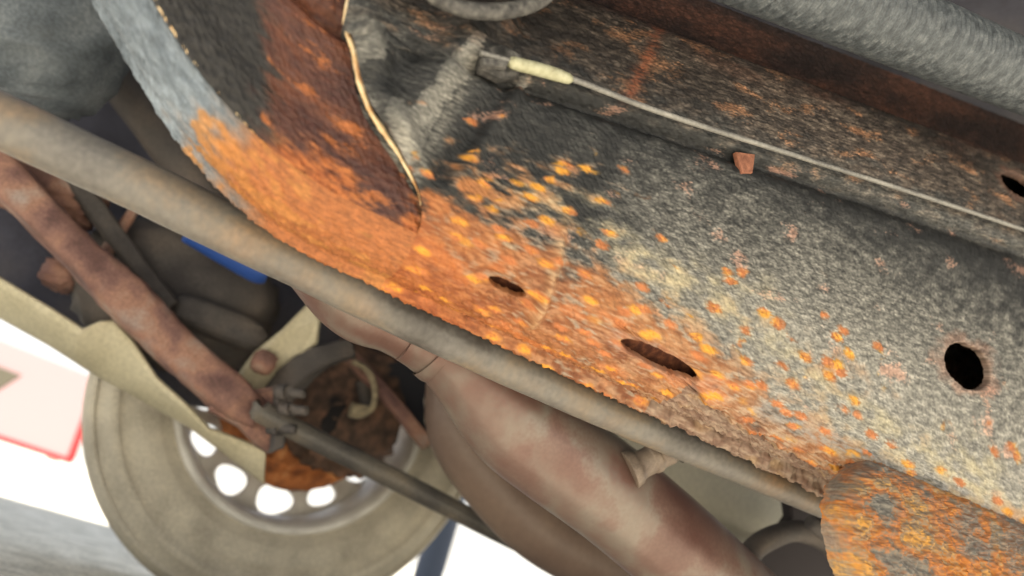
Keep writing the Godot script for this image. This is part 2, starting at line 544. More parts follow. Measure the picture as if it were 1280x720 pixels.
			if left:
				var black := 0.
				if s > .047:
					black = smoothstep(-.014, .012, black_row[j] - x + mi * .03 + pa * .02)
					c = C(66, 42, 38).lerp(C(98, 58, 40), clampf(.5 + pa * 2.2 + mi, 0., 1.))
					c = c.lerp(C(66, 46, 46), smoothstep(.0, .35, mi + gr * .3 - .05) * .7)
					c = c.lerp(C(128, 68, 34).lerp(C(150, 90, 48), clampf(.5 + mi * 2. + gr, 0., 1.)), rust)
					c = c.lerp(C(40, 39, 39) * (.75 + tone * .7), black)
					if black < .5: c = c.lerp(C(156, 92, 48), smoothstep(.12, .3, sb + fi * .2) * .8)
				else:
					var go := smoothstep(-.07, -.005, x + pa * .08 + mi * .04)
					c = C(90, 99, 108).lerp(C(124, 134, 144), clampf(.5 + pa * 1.5 + mi * 1.4, 0., 1.)).lerp(C(146, 90, 52), go)
					if go > .3: c = c.lerp(C(166, 114, 60), smoothstep(.05, .3, mi + pa) * .6)
				c *= 1. + gr * .35 + fi * .28
				hh = .5 + gr * .4 + fi * .3
			else:
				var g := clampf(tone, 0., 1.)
				var dirt_and_shade := tint[(j / 2) * w2 + i / 2]
				g = g * (1. + dirt_and_shade) if dirt_and_shade < 0. else g + (1. - g) * dirt_and_shade
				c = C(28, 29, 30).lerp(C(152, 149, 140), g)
				c = c.lerp(C(190, 140, 118), smoothstep(.22, .36, sb + fi * .25) * .55)
				# above the brake line: brown dust, then brown rust painted darker for the shaded recess
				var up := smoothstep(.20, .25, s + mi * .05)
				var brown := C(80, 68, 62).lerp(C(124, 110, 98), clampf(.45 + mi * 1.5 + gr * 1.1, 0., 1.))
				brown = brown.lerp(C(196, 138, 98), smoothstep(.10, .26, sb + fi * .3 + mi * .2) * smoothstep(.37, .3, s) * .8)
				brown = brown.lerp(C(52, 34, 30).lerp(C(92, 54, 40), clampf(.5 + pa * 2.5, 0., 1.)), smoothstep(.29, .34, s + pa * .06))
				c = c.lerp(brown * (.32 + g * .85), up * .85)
				# rust
				var ru := C(112, 66, 40).lerp(C(150, 98, 58), clampf(.5 + pa * 1.5 + mi * 1.0 + gr * .5, 0., 1.))
				ru = ru.lerp(C(158, 124, 98), smoothstep(.0, .4, mi - pa * .6 + gr * .5) * .5)
				ru = ru.lerp(C(140, 136, 126), smoothstep(.0, .36, -mi + gr * .8 + sb * .5 + (s - .04) * 2.2) * .7)
				ru = ru.lerp(C(176, 100, 52), smoothstep(.0, .25, sb + pa * .6 - s * 1.5) * .6)
				ru = ru.lerp(C(150, 134, 116), smoothstep(.2, .5, x) * clampf(.42 + mi * 1.2 + gr * .8, 0., .8))
				ru = ru.lerp(C(128, 68, 34).lerp(C(150, 90, 48), clampf(.5 + mi * 2. + gr, 0., 1.)), smoothstep(.24, .10, x + pa * .1 + s * .8))
				c = c.lerp(ru, rust)
				c = c.lerp(C(170, 160, 130), smoothstep(-.035, .0, s - top + pa * .05) * smoothstep(.03, .0, s - top + pa * .05) * clampf(.35 + mi * 1.5 + sb * .8, 0., .8) * smoothstep(.1, .25, x))
				for r in streak:
					var ab: Vector2 = r[1] - r[0]
					var d: Vector2 = q - r[0]
					var t := clampf(d.dot(ab) / ab.length_squared(), 0., 1.)
					var off: float = absf((d - ab * t).length() / r[2] + mi * 1.0)
					if off < 2.: c = c.lerp(r[4], r[3] * exp(-off * off * 1.5) * clampf(.8 + gr * 1.5, 0., 1.))
				var yel := C(172, 104, 60).lerp(C(204, 142, 48), smoothstep(-.15, .25, mi + fi * .4 + pa * .7 + cell[k] / 255. - .3))
				c = c.lerp(yel, speck * .9)
				if s < .05 and x > lip_line[0].x:
					c = c.lerp(C(104, 84, 74).lerp(C(134, 118, 104), clampf(.5 + gr * 1.4 + mi, 0., 1.)), smoothstep(.002, -.002, s - on_line(lip_line, x, 0) + mi * .006) * .85)
				for r in rims:
					var e: float = ((q - r[0]) / r[1]).length()
					if e < 1.7: c = c.lerp(C(150, 104, 84), smoothstep(1.6, 1.1, e + mi * .8) * .38)
				c = c * (1. + (fi * .35 + gr * .3) * (1. - .35 * rust))
				hh = .42 + gr * .55 + fi * .4 + speck * .25
			out[k * 3] = clampi(int(c.x), 6, 245)
			out[k * 3 + 1] = clampi(int(c.y), 6, 245)
			out[k * 3 + 2] = clampi(int(c.z), 6, 245)
			hgt[k] = clampi(int(hh * 255.), 0, 255)
	return [Image.create_from_data(w, h, false, Image.FORMAT_RGB8, out), Image.create_from_data(w, h, false, Image.FORMAT_L8, hgt)]

func _ready() -> void:
	# ---- camera
	var cam := Camera3D.new()
	cam.name = "camera"
	add_child(cam)
	cam.transform = Transform3D(Basis(Vector3(.845081, .266937, .463231), Vector3(-.408589, .881258, .237571), Vector3(-.344809, -.390038, .853802)).orthonormalized(), Vector3(0, .16, 0))
	var lens := CameraAttributesPhysical.new()
	lens.frustum_focal_length = 28.97
	lens.frustum_focus_distance = .66
	lens.exposure_aperture = 3.0
	lens.frustum_near = .02
	lens.frustum_far = 400.
	cam.attributes = lens
	cam.fov = 45.0
	# ---- sky, sun, exposure
	var env := Environment.new()
	env.background_mode = Environment.BG_SKY
	var sky := Sky.new()
	var sm := ProceduralSkyMaterial.new()
	sm.sky_top_color = Color(.70, .74, .80)
	sm.sky_horizon_color = Color(.96, .93, .87)
	sm.ground_bottom_color = Color(.45, .43, .40)
	sm.ground_horizon_color = Color(.80, .80, .78)
	sm.sky_energy_multiplier = .68
	sky.sky_material = sm
	env.sky = sky
	env.tonemap_mode = Environment.TONE_MAPPER_LINEAR
	env.tonemap_exposure = 4.2
	env.sdfgi_enabled = true
	env.ssao_enabled = true
	env.ssil_enabled = true
	var we := WorldEnvironment.new()
	we.name = "world"
	we.environment = env
	add_child(we)
	var sun := DirectionalLight3D.new()
	sun.name = "sun"
	sun.light_energy = 1.6
	sun.light_color = Color(1., .97, .93)
	sun.light_angular_distance = .5
	sun.shadow_enabled = true
	add_child(sun)
	sun.look_at_from_position(Vector3.ZERO, Vector3(-.30, -.70, -.84))

	# ---- noise for relief
	rng.seed = 7
	bumps.noise_type = FastNoiseLite.TYPE_SIMPLEX_SMOOTH
	bumps.seed = 4
	bumps.frequency = .2
	bumps.fractal_octaves = 3
	pits.noise_type = FastNoiseLite.TYPE_SIMPLEX
	pits.seed = 9
	pits.frequency = .12
	pits.fractal_octaves = 4
	profile_s.resize(PROFILE.size())
	var at_s := 0.
	for i in range(1, PROFILE.size()):
		at_s += Vector2(PROFILE[i][0] - PROFILE[i - 1][0], PROFILE[i][2] - PROFILE[i - 1][2]).length()
		profile_s[i] = at_s
	var zero := profile_s[3]
	for i in PROFILE.size(): profile_s[i] -= zero

	var fine_edge := []
	for i in plate_edge.size() - 1:
		var q := [plate_edge[maxi(i - 1, 0)], plate_edge[i], plate_edge[i + 1], plate_edge[mini(i + 2, plate_edge.size() - 1)]]
		for k in 5: fine_edge.append(catmull(q[0], q[1], q[2], q[3], k / 5.))
	fine_edge.append(plate_edge[-1])
	plate_edge = fine_edge

	setting()
	rail()
	lines_and_pipes()
	wheel()
	far_side()

# ---------------------------------------------------------------- the setting
func setting() -> void:
	var concrete := worn(31, [[0., C(176, 171, 156)], [.5, C(204, 198, 182)], [1., C(222, 216, 201)]], .9, .9, .10, .02, .3)
	var g := PlaneMesh.new()
	g.size = Vector2(240, 240)
	struct("ground", g, concrete)

func box(a: Vector3, b: Vector3) -> BoxMesh:
	var m := BoxMesh.new()
	m.size = b - a
	return m

func far_side() -> void:
	var soot := worn(71, [[0., C(52, 52, 60)], [.5, C(68, 68, 78)], [1., C(88, 85, 88)]], .8, .85, .01, .006, .08)
	var body := thing("added_truck_body", "dark vehicle floor and side added to block light above the pipes and wheel", "added vehicle body", Vector3(.8, 1., -.6))  # floor and side, mostly out of view, sized to shape sun and shadow
	part("blocker_floor", slab([Vector3(-.5, -.0, 0), Vector3(2.4, 0, 0), Vector3(2.4, 2.14, 0), Vector3(-.5, 2.14, 0)], .03), soot, body)
	var fl: MeshInstance3D = body.get_child(0)
	fl.rotation.x = PI / 2
	fl.position = Vector3(-.8, .08, -.86)
	part("blocker_side", slab([Vector3(-.5, .84, -1.46), Vector3(1.6, .84, -1.46), Vector3(1.6, 1.2, -1.46), Vector3(-.5, 1.2, -1.46)], .03), soot, body)  # unseen side added as a light blocker
	single("inner_fender", slab([Vector3(-0.768, 0.896, -1.340), Vector3(-0.459, 0.322, -1.340), Vector3(-0.308, 0.370, -1.340), Vector3(-0.181, 0.347, -1.340), Vector3(0.017, 0.301, -1.340), Vector3(0.149, 0.327, -1.340), Vector3(0.177, 0.448, -1.340), Vector3(0.251, 0.512, -1.340), Vector3(0.301, 0.516, -1.340), Vector3(0.455, 0.396, -1.340), Vector3(0.576, 0.412, -1.340), Vector3(1.023, 0.323, -1.340), Vector3(1.542, 0.271, -1.340), Vector3(2.169, 0.609, -1.340), Vector3(1.421, 1.076, -1.340), Vector3(0.433, 1.114, -1.340), Vector3(-0.151, 1.451, -1.340)], .012), soot, "dark sooty inner fender panel above the wheel", "fender")
	var tan := worn(72, [[0., C(172, 163, 136)], [.5, C(198, 189, 160)], [1., C(214, 206, 180)]], .7, .75, .03, .008, .15)
	single("rocker_panel", ribbon([Vector3(-0.370, 0.374, -1.150), Vector3(-0.272, 0.356, -1.150), Vector3(-0.203, 0.342, -1.150), Vector3(-0.165, 0.333, -1.150), Vector3(-0.153, 0.330, -1.150), Vector3(-0.139, 0.348, -1.150), Vector3(-0.123, 0.357, -1.150), Vector3(-0.087, 0.339, -1.150), Vector3(-0.035, 0.301, -1.150), Vector3(0.018, 0.279, -1.150), Vector3(0.063, 0.257, -1.150), Vector3(0.110, 0.256, -1.150), Vector3(0.152, 0.253, -1.150)],
		[Vector3(-0.376, 0.349, -1.240), Vector3(-0.267, 0.319, -1.240), Vector3(-0.194, 0.306, -1.240), Vector3(-0.153, 0.296, -1.240), Vector3(-0.138, 0.292, -1.240), Vector3(-0.112, 0.286, -1.240), Vector3(-0.083, 0.281, -1.240), Vector3(-0.052, 0.276, -1.240), Vector3(-0.012, 0.268, -1.240), Vector3(0.037, 0.259, -1.240), Vector3(0.085, 0.243, -1.230), Vector3(0.132, 0.227, -1.220), Vector3(0.177, 0.211, -1.210)], .01), tan, "tan painted panel edge with a torn notch, in front of the tyre", "body panel")
	# suspension and axle
	var rusty := worn(73, [[0., C(88, 64, 62)], [.4, C(128, 96, 88)], [.65, C(156, 118, 100)], [1., C(160, 146, 138)]], .5, .7, .03, .010, .15)
	var dark := worn(74, [[0., C(58, 55, 56)], [.5, C(82, 78, 76)], [1., C(108, 98, 90)]], .6, .75, .02, .008, .12)
	var arm := thing("trailing_arm", "rusty brown trailing arm running down to the wheel hub", "suspension arm", Vector3(-0.036, 0.352, -1.120))
	part("arm", beam([[Vector3(-0.409, 0.525, -1.100), .036, .028], [Vector3(-0.303, 0.472, -1.100), .034, .026], [Vector3(-0.195, 0.420, -1.100), .030, .024], [Vector3(-0.115, 0.387, -1.110), .036, .030], [Vector3(-0.014, 0.340, -1.110), .034, .028], [Vector3(0.070, 0.309, -1.110), .033, .029], [Vector3(0.119, 0.294, -1.110), .022, .020]], Vector3.UP, 8, .5, .004), rusty, arm)
	part("bushing", slab([Vector3(0.037, 0.323, -1.100), Vector3(0.094, 0.330, -1.100), Vector3(0.129, 0.348, -1.100), Vector3(0.148, 0.332, -1.100), Vector3(0.162, 0.280, -1.100), Vector3(0.152, 0.251, -1.100), Vector3(0.130, 0.256, -1.100), Vector3(0.097, 0.273, -1.100), Vector3(0.049, 0.280, -1.100)], .04, .008), rusty, arm)
	part("clevis", slab([Vector3(0.118, 0.343, -1.070), Vector3(0.140, 0.343, -1.070), Vector3(0.153, 0.306, -1.070), Vector3(0.164, 0.261, -1.070), Vector3(0.150, 0.249, -1.070), Vector3(0.138, 0.288, -1.070)], .05, .004), dark, arm)
	for q in [[Vector3(0.123, 0.329, -1.050), 1.], [Vector3(0.136, 0.308, -1.050), .8], [Vector3(0.134, 0.281, -1.070), .9]]:
		part("bolt", tube([[q[0], .012 * q[1]], [q[0] + Vector3(.012, .002, .016), .012 * q[1]], [q[0] + Vector3(.013, .002, .017), .008], [q[0] + Vector3(.03, .006, .03), .007]], 6, 3), dark, arm)
	single("brake_cable_bracket", beam([[Vector3(-0.318, 0.567, -1.140), .016, .012], [Vector3(-0.229, 0.509, -1.140), .018, .014], [Vector3(-0.125, 0.446, -1.150), .016, .012], [Vector3(-0.060, 0.408, -1.150), .014, .012]], Vector3.UP, 6, .5, .003), dark, "slim grey bracket arm just above the rusty trailing arm", "bracket")
	single("axle_housing", lump(Vector3(-0.061, 0.448, -1.240), Vector3(.155, .115, .07), .10, 1., .8), dark, "rounded dark axle housing above the rusty arm", "axle housing")
	single("shock_body", tube([[Vector3(-0.081, 0.507, -1.050), .026], [Vector3(-0.016, 0.498, -1.050), .027], [Vector3(0.030, 0.493, -1.050), .027], [Vector3(0.040, 0.493, -1.050), .020]], 28, 6), plain(C(38, 74, 146), .5), "blue shock absorber end behind the steel tube", "shock absorber")
	single("tank_lump", lump(Vector3(-0.376, 0.661, -1.000), Vector3(.13, .115, .10), .12, 6., .75), worn(75, [[0., C(62, 68, 74)], [.5, C(92, 99, 105)], [1., C(122, 128, 132)]], .5, .7, .03), "blurred grey rounded canister in the upper left corner", "canister")
	single("cross_tube", tube([[Vector3(-0.409, 0.809, -1.150), .03], [Vector3(-0.280, 0.714, -1.150), .030], [Vector3(-0.139, 0.624, -1.150), .032], [Vector3(-0.032, 0.558, -1.150), .03]], 24, 8, .003, 3.), dark, "dark brown tube between the grey canister and the rail", "tube")
	single("spring_perch", lump(Vector3(-0.291, 0.518, -1.180), Vector3(.075, .05, .05), .3, 9., .6), rusty, "pale rusty spring seat beneath the steel tube at left", "spring seat")
	single("bump_stop", lump(Vector3(-0.225, 0.410, -1.240), Vector3(.028, .022, .03), .25, 11., .7), rusty, "small rusty bump stop in the dark gap above the tan panel", "bump stop")
	single("bracket_knuckle", lump(Vector3(-0.142, 0.439, -1.200), Vector3(.03, .02, .03), .25, 13., .6), worn(79, [[0., C(86, 84, 88)], [1., C(128, 124, 124)]], .3), "grey knuckle beside the bend of the rusty arm", "knuckle")
	single("link_rod", tube([[Vector3(-0.180, 0.409, -1.160), .008], [Vector3(-0.176, 0.467, -1.160), .009], [Vector3(-0.172, 0.541, -1.160), .008]], 14, 6, .001, 4.), rusty, "thin tan link rod rising beside the axle housing", "rod")
	single("housing_cover", lump(Vector3(0.012, 0.416, -1.170), Vector3(.075, .026, .03), .1, 14., .6), dark, "brownish cover at the foot of the dark axle housing", "cover")
	single("hose_bracket", slab([Vector3(-0.157, 0.471, -1.200), Vector3(-0.149, 0.501, -1.200), Vector3(-0.106, 0.490, -1.200), Vector3(-0.085, 0.466, -1.200), Vector3(-0.106, 0.446, -1.200)], .01, .003), dark, "small dark hose bracket left of the blue shock absorber", "bracket")
	single("strut_bracket", slab([Vector3(0.067, 0.348, -1.160), Vector3(0.076, 0.391, -1.150), Vector3(0.099, 0.435, -1.130), Vector3(0.120, 0.491, -1.120), Vector3(0.149, 0.472, -1.120), Vector3(0.160, 0.438, -1.130), Vector3(0.145, 0.398, -1.150), Vector3(0.139, 0.355, -1.170), Vector3(0.122, 0.317, -1.180), Vector3(0.095, 0.320, -1.180)], .012, .005), tan, "tan flat bracket slanting up from the hub joint", "bracket")
	single("bracket_nut", lump(Vector3(0.094, 0.377, -1.130), Vector3(.018, .018, .012), .2, 2., .7), rusty, "small rusty nut on the tan bracket", "nut")
	single("caliper_bracket", beam([[Vector3(0.136, 0.336, -1.160), .016, .020], [Vector3(0.151, 0.382, -1.150), .020, .022], [Vector3(0.178, 0.422, -1.140), .020, .018], [Vector3(0.216, 0.452, -1.140), .016, .016]], Vector3.UP, 6, .3, .004), dark, "rusty curved bracket arching over the brake", "bracket")
	single("splash_shield", slab([Vector3(0.250, 0.476, -1.290), Vector3(0.317, 0.494, -1.290), Vector3(0.396, 0.526, -1.290), Vector3(0.455, 0.369, -1.290), Vector3(0.397, 0.387, -1.290), Vector3(0.347, 0.449, -1.290), Vector3(0.303, 0.458, -1.290)], .008), plain(C(40, 40, 46)), "black splash shield in the gap left of the exhaust joint", "shield")
	var cal := thing("brake_caliper", "dark rusty brake caliper at the upper right of the wheel rim", "caliper", Vector3(0.276, 0.396, -1.330))
	part("body", lump(Vector3(0.290, 0.393, -1.330), Vector3(.10, .115, .05), .22, 5., .6), worn(78, [[0., C(58, 48, 44)], [.5, C(96, 76, 64)], [1., C(140, 104, 84)]], .2, .7, .05), cal)
	part("pad_slot", lump(Vector3(0.257, 0.363, -1.300), Vector3(.02, .045, .02), .2, 7., .5), plain(C(34, 32, 34)), cal)
	part("pin", tube([[Vector3(0.279, 0.437, -1.270), .012], [Vector3(0.303, 0.400, -1.270), .012], [Vector3(0.309, 0.391, -1.270), .008]], 14, 4), dark, cal)
	single("brace_strut", beam([[Vector3(0.223, 0.463, -1.220), .012, .012], [Vector3(0.311, 0.421, -1.220), .014, .012], [Vector3(0.423, 0.361, -1.220), .013, .012]], Vector3.UP, 6, .5, .003), rusty, "thin brown strut slanting behind the exhaust pipe", "strut")
	var tie := worn(76, [[0., C(62, 60, 60)], [.6, C(92, 88, 82)], [1., C(122, 112, 98)]], .5, .45, .01, .008, .15)
	single("tie_rod", tube([[Vector3(0.110, 0.299, -1.060), .016], [Vector3(0.136, 0.293, -1.060), .0158], [Vector3(0.344, 0.268, -1.060), .0155], [Vector3(0.556, 0.241, -1.060), .0155], [Vector3(0.654, 0.229, -1.060), .0155]], 28, 8, .0008, 2.), tie, "straight grey tie rod crossing in front of the wheel rim", "rod")
	# tank at the right
	var metal := worn(77, [[0., C(176, 172, 156)], [.5, C(194, 190, 172)], [1., C(208, 202, 182)]], .8, .6, .02, .006, .1)
	single("fuel_tank", lump(Vector3(.74, .60, -1.10), Vector3(.36, .25, .16), .02, 4., .3), metal, "smooth olive grey tank with a pale lit lower face", "tank")
	var hanger := thing("exhaust_hanger", "dark brown exhaust hanger beside the orange bracket", "hanger", Vector3(0.812, 0.329, -0.720))
	part("loop", tube([[Vector3(0.710, 0.269, -0.720), .014], [Vector3(0.739, 0.309, -0.720), .015], [Vector3(0.810, 0.346, -0.720), .015], [Vector3(0.884, 0.338, -0.720), .015], [Vector3(0.914, 0.291, -0.720), .014]], 20, 8, .002, 4.), dark, hanger)
	part("rod", tube([[Vector3(0.757, 0.347, -0.660), .006], [Vector3(0.764, 0.346, -0.660), .011], [Vector3(0.800, 0.341, -0.660), .012], [Vector3(0.879, 0.341, -0.660), .012]], 20, 6, .001, 4.), dark, hanger)
	part("back_plate", slab([Vector3(0.797, 0.280, -0.800), Vector3(0.847, 0.333, -0.800), Vector3(0.879, 0.384, -0.800), Vector3(0.865, 0.423, -0.800), Vector3(0.906, 0.448, -0.800), Vector3(1.079, 0.449, -0.800), Vector3(1.150, 0.314, -0.800), Vector3(0.795, 0.209, -0.800)], .02), plain(C(48, 42, 44)), hanger)
	# outside
	var board := thing("barrier_board", "white panel with a red border standing in the sun at left", "barrier", Vector3(-.6, 0, -4.))
	part("panel", slab([Vector3(-1.2, .19, -4.), Vector3(-.31, .17, -4.), Vector3(-.36, .56, -4.), Vector3(-1.2, .60, -4.)], .04), plain(C(120, 98, 98)), board)
	part("border", slab([Vector3(-1.2, .170, -3.99), Vector3(-.29, .150, -3.99), Vector3(-.29, .175, -3.99), Vector3(-1.2, .195, -3.99)], .05), plain(C(116, 8, 12)), board)
	part("border", slab([Vector3(-.315, .175, -3.985), Vector3(-.285, .175, -3.985), Vector3(-.345, .56, -3.985), Vector3(-.365, .56, -3.985)], .05), plain(C(116, 8, 12)), board)
	part("window", slab([Vector3(-1.2, .37, -3.985), Vector3(-.72, .35, -3.985), Vector3(-.66, .46, -3.985), Vector3(-1.2, .49, -3.985)], .02), plain(C(58, 54, 40)), board)
	for x in [-1.1, -.4]:
		part("foot", slab([Vector3(x, 0, -4.01), Vector3(x + .05, 0, -4.01), Vector3(x + .05, .16, -4.01), Vector3(x, .16, -4.01)], .04), plain(C(196, 196, 190)), board)
	single("roadside_post", tube([[Vector3(.98, 0, -2.4), .05], [Vector3(.98, .6, -2.4), .05], [Vector3(.98, 1.2, -2.4), .045]], 20, 4), plain(C(84, 92, 108)), "blue grey post seen through the gap right of the tyre", "post")

# ---------------------------------------------------------------- the frame rail
func rail() -> void:
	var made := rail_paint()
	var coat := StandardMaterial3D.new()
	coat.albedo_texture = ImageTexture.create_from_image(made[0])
	coat.roughness = .6
	coat.metallic_specular = .38
	coat.heightmap_enabled = true
	coat.heightmap_texture = ImageTexture.create_from_image(made[1])
	coat.heightmap_scale = .06
	var worn_steel := worn(41, [[0., C(150, 92, 48)], [.45, C(206, 178, 134)], [1., C(224, 214, 186)]], .12, .6, .02)
	var t := thing("frame_rail", "rusty grey frame rail with flaking orange underside and round black holes", "frame rail", Vector3(.3, .36, -.48))
	var none := func(_x, _s): return 0.
	part("rail_body", sheet(0, func(_s): return -.42, .14, -.25, .047, 420, 110, none), coat, t)
	var lap := func(x, s): return .005 * smoothstep(-.015, -.05, x) * (1. if s > .0465 else 0.)
	part("lap_plate", sheet(0, func(_s): return -.42, .14, .047, .427, 420, 200, lap), coat, t)
	var seam := PackedVector3Array()
	for i in 30:
		var x := -.40 + i * .0128
		var r := rail_row(.047)
		seam.append(Vector3(x, r.x + kick(x) - .001, r.z - .004 + .004 * smoothstep(-.015, -.05, x)))
	part("seam_edge", edge_strip(seam, Vector3.ZERO, .0011), worn_steel, t)
	var rise := func(x, s): return .0006 + .010 * exp(-pow((x - on_line(plate_edge, s) - .014) / .013, 2.)) * smoothstep(.07, .12, s) + .0095 * exp(-pow((s - .199) / .0075, 2.)) * smoothstep(.11, .03, x - on_line(plate_edge, s)) - .0022 * smoothstep(.012, -.0, x - on_line(plate_edge, s)) * smoothstep(.06, .04, s)
	var top_a := []
	var top_b := []
	for i in 30:
		var x := lerpf(-.42, 1.12, i / 29.)
		top_a.append(Vector3(x, .724 + .33 * (x - .15) + kick(x), -.478))
		top_b.append(Vector3(x, .60 + .2 * (x - .15) + kick(x), -.545))
	var soot := plain(C(36, 34, 34), .9)
	part("rail_light_cap", ribbon(top_a, top_b, .004), soot, t)  # added lid, out of view, keeps light out of the holes
	var end_a := []
	var end_b := []
	for i in 20:
		var r := rail_row(lerpf(0., .42, i / 19.))
		end_a.append(Vector3(1.115, r.x + r.y * .965, r.z - .004))
		end_b.append(Vector3(1.115, .36 + .43 * i / 19., -.53))
	part("rail_end_blocker", ribbon(end_a, end_b, .003), soot, t)  # added end cap, unseen, stops light entering the hollow rail
	var in_a := []
	var in_b := []
	for i in 14:
		var x := lerpf(.13, .40, i / 13.)
		var hi := rail_row(.066)
		var lo := rail_row(.014)
		in_a.append(Vector3(x, hi.x + .018, hi.z - .020 - .001 * bumps.get_noise_1d(i * 40.)))
		in_b.append(Vector3(x, lo.x + .020, lo.z - .016))
	part("slot_backing", ribbon(in_a, in_b, .003), worn(47, [[0., C(66, 40, 34)], [.6, C(110, 66, 48)], [1., C(150, 96, 66)]], .06, .9, .08), t)  # added backing that catches light so the slots look brown inside
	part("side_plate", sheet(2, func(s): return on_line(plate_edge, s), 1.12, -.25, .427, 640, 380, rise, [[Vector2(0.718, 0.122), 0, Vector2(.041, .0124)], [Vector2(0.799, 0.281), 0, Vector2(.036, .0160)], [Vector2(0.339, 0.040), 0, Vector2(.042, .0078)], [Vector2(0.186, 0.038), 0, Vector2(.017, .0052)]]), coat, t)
	var edge := PackedVector3Array()
	for i in 60:
		var s := lerpf(.068, .42, i / 59.)
		var x := on_line(plate_edge, s)
		var r := rail_row(s)
		edge.append(Vector3(x + .001, r.x + r.y * (x - .15), r.z - .004 + .0095 * exp(-pow((s - .199) / .0075, 2.))))
	part("plate_edge", edge_strip(edge, Vector3.ZERO, .0021), worn_steel, t)
	# the bracket that hangs from the rail at the right
	var v := PackedVector3Array()
	var idx := PackedInt32Array()
	var left := [Vector3(0.596, 0.372, -0.452), Vector3(0.568, 0.350, -0.448), Vector3(0.547, 0.327, -0.444), Vector3(0.540, 0.307, -0.441), Vector3(0.543, 0.287, -0.440), Vector3(0.556, 0.266, -0.440), Vector3(0.571, 0.243, -0.440), Vector3(0.587, 0.214, -0.440)]
	var nx := 160
	var ny := 140
	for j in ny + 1:
		var q := float(j) / ny * (left.size() - 1)
		var k := mini(int(q), left.size() - 2)
		var l: Vector3 = left[k].lerp(left[k + 1], smoothstep(0., 1., q - k) * .5 + (q - k) * .5)
		for i in nx + 1:
			var u := float(i) / nx
			var p := l + Vector3(u * .46, u * .02 + .012 * u * float(j) / ny, 0)
			var roll := clampf(u * .46 / .024, 0., 1.)
			var top := clampf(float(j) / ny / .16, 0., 1.)
			p.z += .024 * sqrt(1. - (1. - roll) * (1. - roll)) * (.35 + .65 * sqrt(1. - (1. - top) * (1. - top))) - .020 + .003 * pits.get_noise_2d(p.x * 500., p.y * 700.) + .001 * bumps.get_noise_2d(p.x * 1500., p.y * 2000.)
			v.append(p)
	for j in ny:
		for i in nx:
			var k := j * (nx + 1) + i
			idx.append_array([k, k + 1, k + nx + 1, k + 1, k + nx + 2, k + nx + 1])
	part("drop_bracket", mesh_of(v, idx), worn(43, [[0., C(84, 83, 81)], [.36, C(118, 113, 104)], [.46, C(140, 100, 70)], [.57, C(160, 96, 48)], [.68, C(174, 112, 46)], [.78, C(128, 112, 94)], [1., C(186, 136, 62)]], .30, .85, .10, .011, .3, 0., 2), t)
	part("tab", slab([Vector3(0.347, 0.579, -0.424), Vector3(0.369, 0.589, -0.424), Vector3(0.370, 0.568, -0.424), Vector3(0.357, 0.560, -0.424)], .006, .0012), worn(44, [[0., C(110, 70, 54)], [1., C(160, 108, 84)]], .05), t)
	var wire_grey := worn(46, [[0., C(44, 44, 44)], [.5, C(78, 76, 74)], [1., C(112, 110, 104)]], .05, .7, .03)
	var clip := worn(45, [[0., C(30, 30, 30)], [.6, C(64, 62, 60)], [1., C(110, 108, 102)]], .08)
	var c := thing("line_clip", "dark metal clip that holds the end of the brake line", "clip", Vector3(0.101, 0.523, -0.418))
	part("block", slab([Vector3(0.086, 0.521, -0.418), Vector3(0.101, 0.536, -0.418), Vector3(0.122, 0.537, -0.418), Vector3(0.124, 0.519, -0.418), Vector3(0.111, 0.507, -0.418), Vector3(0.093, 0.505, -0.418)], .012, .003), clip, c)
	part("tongue", slab([Vector3(0.090, 0.509, -0.412), Vector3(0.110, 0.518, -0.412), Vector3(0.110, 0.512, -0.412), Vector3(0.092, 0.503, -0.412)], .006, .001), wire_grey, c)
	single("wiring_hose", tube([[Vector3(-0.056, 0.639, -0.470), .006], [Vector3(0.022, 0.529, -0.400), .006], [Vector3(0.047, 0.523, -0.400), .006], [Vector3(0.073, 0.533, -0.400), .006], [Vector3(0.101, 0.557, -0.400), .006], [Vector3(0.118, 0.584, -0.400), .006], [Vector3(0.121, 0.617, -0.400), .006], [Vector3(0.128, 0.812, -0.470), .006]], 18, 10, .001, 8.), wire_grey, "thin grey hose looping over the top of the rail", "hose")

